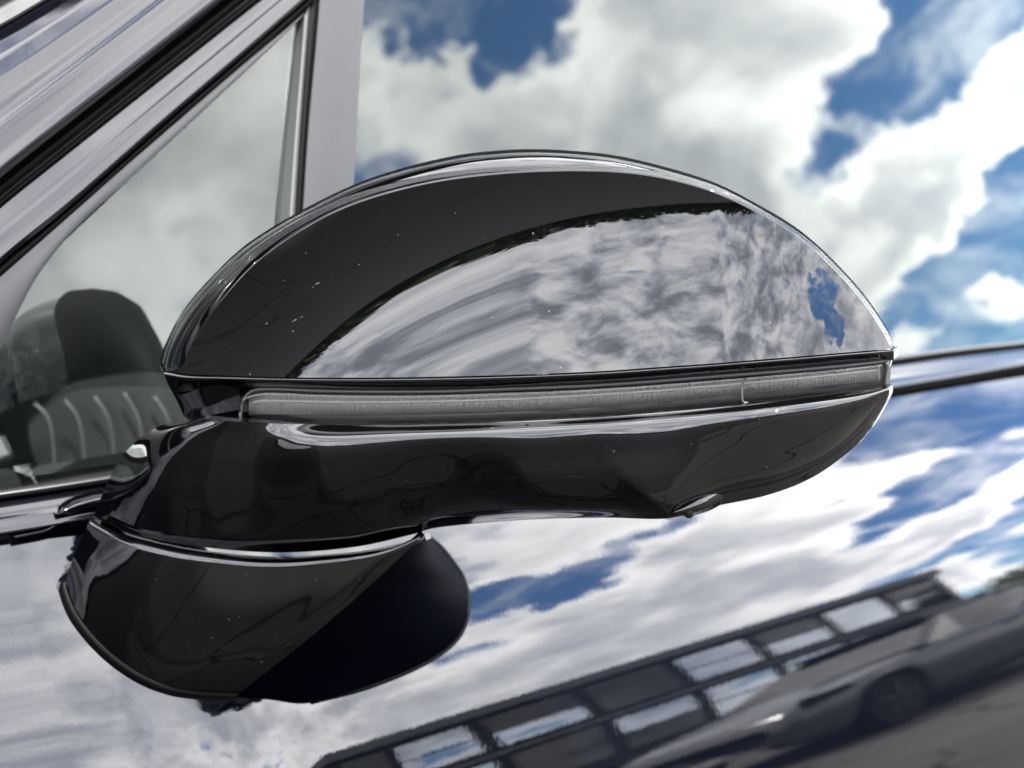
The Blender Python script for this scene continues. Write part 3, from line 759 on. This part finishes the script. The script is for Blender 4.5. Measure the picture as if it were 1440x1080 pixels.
# silver grey car parked opposite, nose towards the left of the photograph
M['silver'] = simple('silver_grey_paint', (.06, .062, .066), .22, 1.5, .35)
M['tyre'] = simple('tyre_rubber', (.006, .006, .006), .8, 1.3)
M['rim'] = simple('alloy', (.05, .05, .05), .3, 1.5, .9)
M['cglass'] = simple('dark_car_glass', (.004, .004, .005), .03, 1.55)
px0, py0 = 6.4, -4.6
pc = thing('parked_car', 'silver grey car parked side on across the asphalt, mirrored in the door', 'car', (px0 + 2.3, py0 - .9, 0))
st = [(0, .30, .55, .60), (.06, .22, .66, .78), (.3, .19, .74, .87), (.9, .17, .84, .91), (1.5, .17, .93, .92), (1.8, .17, .95, .92), (2.4, .17, .95, .92), (3.2, .17, .96, .92), (3.9, .18, .97, .90), (4.4, .22, .94, .84), (4.58, .30, .80, .72), (4.62, .42, .70, .60)]
def body_section(x, zl, zt, hw):
    pts = []
    for (u, v) in [(.80, 0), (.93, .03), (.985, .22), (.99, .45), (1.0, .62), (.985, .80), (.95, .93), (.86, .985), (.5, 1.02), (0, 1.035)]:
        pts.append((x, -u * hw, zl + (zt - zl) * v))
    return pts + [(a, -b, c) for a, b, c in pts[-2::-1]]
xs_ = np.linspace(0, 4.62, 90); A4 = np.array(st)
V = []; Fc = []
for x in xs_:
    zl, zt, hw = [np.interp(x, A4[:, 0], A4[:, q]) for q in (1, 2, 3)]
    for k_, (a, b, c) in enumerate(body_section(x, zl, zt, hw)):
        for xc in (.88, 3.72):                                     # wheel openings
            rr = .38 ** 2 - (x - xc) ** 2
            if rr > 0 and abs(b) > .70 * hw: c = max(c, .33 + math.sqrt(rr))
        V.append((a - 2.3, b, c))
m_ = 19
for i in range(len(xs_) - 1):
    for k in range(m_ - 1): Fc.append((i * m_ + k, i * m_ + k + 1, (i + 1) * m_ + k + 1, (i + 1) * m_ + k))
Fc.append(tuple(range(m_))); Fc.append(tuple((len(xs_) - 1) * m_ + k for k in range(m_))[::-1])
me = mesh_from('body', V, Fc, True); link('body', me, M['silver'], pc)
def greenhouse(name, mat, z0, z1, ins):
    sec = [(1.35, .93, .82), (2.15, z1, .64), (2.9, z1 + .02, .64), (3.6, z1 - .08, .62), (4.25, .95, .76)]
    V = []; Fc = []
    for (x, z, hw) in sec:
        for (u, v) in [(1.12, 0), (1.0, .9), (.85, 1), (0, 1.02), (-.85, 1), (-1.0, .9), (-1.12, 0)]:
            V.append((x - 2.3, u * hw * ins, .90 + (z - .90) * v))
    for i in range(4):
        for k in range(6): Fc.append((i * 7 + k, i * 7 + k + 1, (i + 1) * 7 + k + 1, (i + 1) * 7 + k))
    return link(name, mesh_from(name, V, Fc, False), mat, pc)
greenhouse('side_windows', M['cglass'], .9, 1.38, 1.0)
bm = bmesh.new(); box_bm(bm, 2.0 - 2.3, 3.65 - 2.3, -.60, .60, 1.37, 1.43, .025); me = bpy.data.meshes.new('roof'); bm.to_mesh(me); bm.free(); link('roof', me, M['silver'], pc)
for xc in (.88, 3.72):
    for sy in (-1, 1):
        bm = bmesh.new(); bmesh.ops.create_cone(bm, cap_ends=True, segments=40, radius1=.33, radius2=.33, depth=.22)
        bmesh.ops.bevel(bm, geom=[e for e in bm.edges if len(e.link_faces) == 2 and e.calc_face_angle(0) > 1], offset=.03, segments=3, affect='EDGES')
        bmesh.ops.rotate(bm, cent=(0, 0, 0), matrix=mathutils.Matrix.Rotation(R(90), 3, 'X'), verts=bm.verts)
        me = bpy.data.meshes.new('wheel'); bm.to_mesh(me); bm.free()
        wh = link('wheel', me, M['tyre'], pc); wh.location = (xc - 2.3, sy * .79, .33)
        bm = bmesh.new()
        for k in range(5):
            r_ = bmesh.ops.create_cube(bm, size=1)
            mt = mathutils.Matrix.Rotation(k * 2 * math.pi / 5, 4, 'Y') @ mathutils.Matrix.Translation((0, sy * .112, .11)) @ mathutils.Matrix.Diagonal((.06, .02, .2, 1))
            bmesh.ops.transform(bm, matrix=mt, verts=r_['verts'])
        me = bpy.data.meshes.new('rim'); bm.to_mesh(me); bm.free(); link('rim', me, M['rim'], wh)
bm = bmesh.new(); box_bm(bm, 2.35 - 2.3, 2.55 - 2.3, .915, .945, .78, .81, .008); me = bpy.data.meshes.new('door_handle'); bm.to_mesh(me); bm.free(); link('door_handle', me, M['rim'], pc)
for sy in (-1, 1):
    bm = bmesh.new(); box_bm(bm, .12 - 2.3, .55 - 2.3, sy * .80 - .08, sy * .80 + .08, .66, .76, .03); me = bpy.data.meshes.new('headlight'); bm.to_mesh(me); bm.free(); link('headlight', me, M['cglass'], pc)

# trees beyond the building, and the far wood that closes the view ahead of the car
def leaf_material(name, a, b_):
    m, t, b = material(name); co = t.new('ShaderNodeTexCoord').outputs['Object']
    t.put(b.inputs['Base Color'], t.mix(t.noise(co, 1.2, 3, .6), a, b_)); b.inputs['Roughness'].default_value = .6
    return m
M['leaf'] = leaf_material('foliage', (.018, .034, .010, 1), (.05, .075, .022, 1))
M['bark'] = simple('bark', (.05, .04, .03), .9)
def leaves(name, centres, n, size, mat, parent=None):
    V = []; Fc = []
    for (c, r_) in centres:
        for _ in range(n):
            while True:
                p = Vector((rnd.uniform(-1, 1), rnd.uniform(-1, 1), rnd.uniform(-1, 1)))
                if .3 < p.length < 1: break
            p = Vector(c) + Vector((p.x * r_[0], p.y * r_[1], p.z * r_[2]))
            a = Vector((rnd.gauss(0, 1), rnd.gauss(0, 1), rnd.gauss(0, 1))).normalized(); b = a.orthogonal().normalized()
            sc2 = size * rnd.uniform(.6, 1.3); i = len(V)
            V += [p - a * sc2, p + b * sc2 * .5, p + a * sc2, p - b * sc2 * .5]; Fc.append((i, i + 1, i + 2, i + 3))
    return link(name, mesh_from(name, V, Fc, False), mat, parent)
for q, (tx, ty, th, lab) in enumerate([(37, -17, 6.0, 'small dark green tree just past the end of the office building'), (43, -19, 5.0, 'low rounded green tree second from the office building'),
                                  (50, -20, 6.5, 'taller dark green tree third from the office building'), (58, -22, 6.0, 'farthest green tree in the row past the office building')]):
    t_ = thing('tree', lab, 'tree', (tx, ty, 0), 'trees beyond the office building')
    tube('trunk', [(0, 0, 0), (.05, .02, th * .3), (0, 0, th * .62)], [.2, .15, .08], M['bark'], t_, 8)
    leaves('crown', [((rnd.uniform(-1.5, 1.5), rnd.uniform(-1.5, 1.5), th * rnd.uniform(.4, .8)), (1.6, 1.6, th * .2)) for _ in range(8)], 260, .28, M['leaf'], t_)
cs = []
for k in range(190):
    a = R(-130 + k * .95)                       # around the front of the car, 130 m out
    rr = rnd.uniform(120, 150); h = rnd.uniform(3.5, 8)
    cs.append(((-math.cos(a) * rr, math.sin(a) * rr, h * .45), (4, 4, h * .55)))
fw = leaves('far_wood', cs, 130, 1.3, M['leaf']); fw['kind'] = 'stuff'
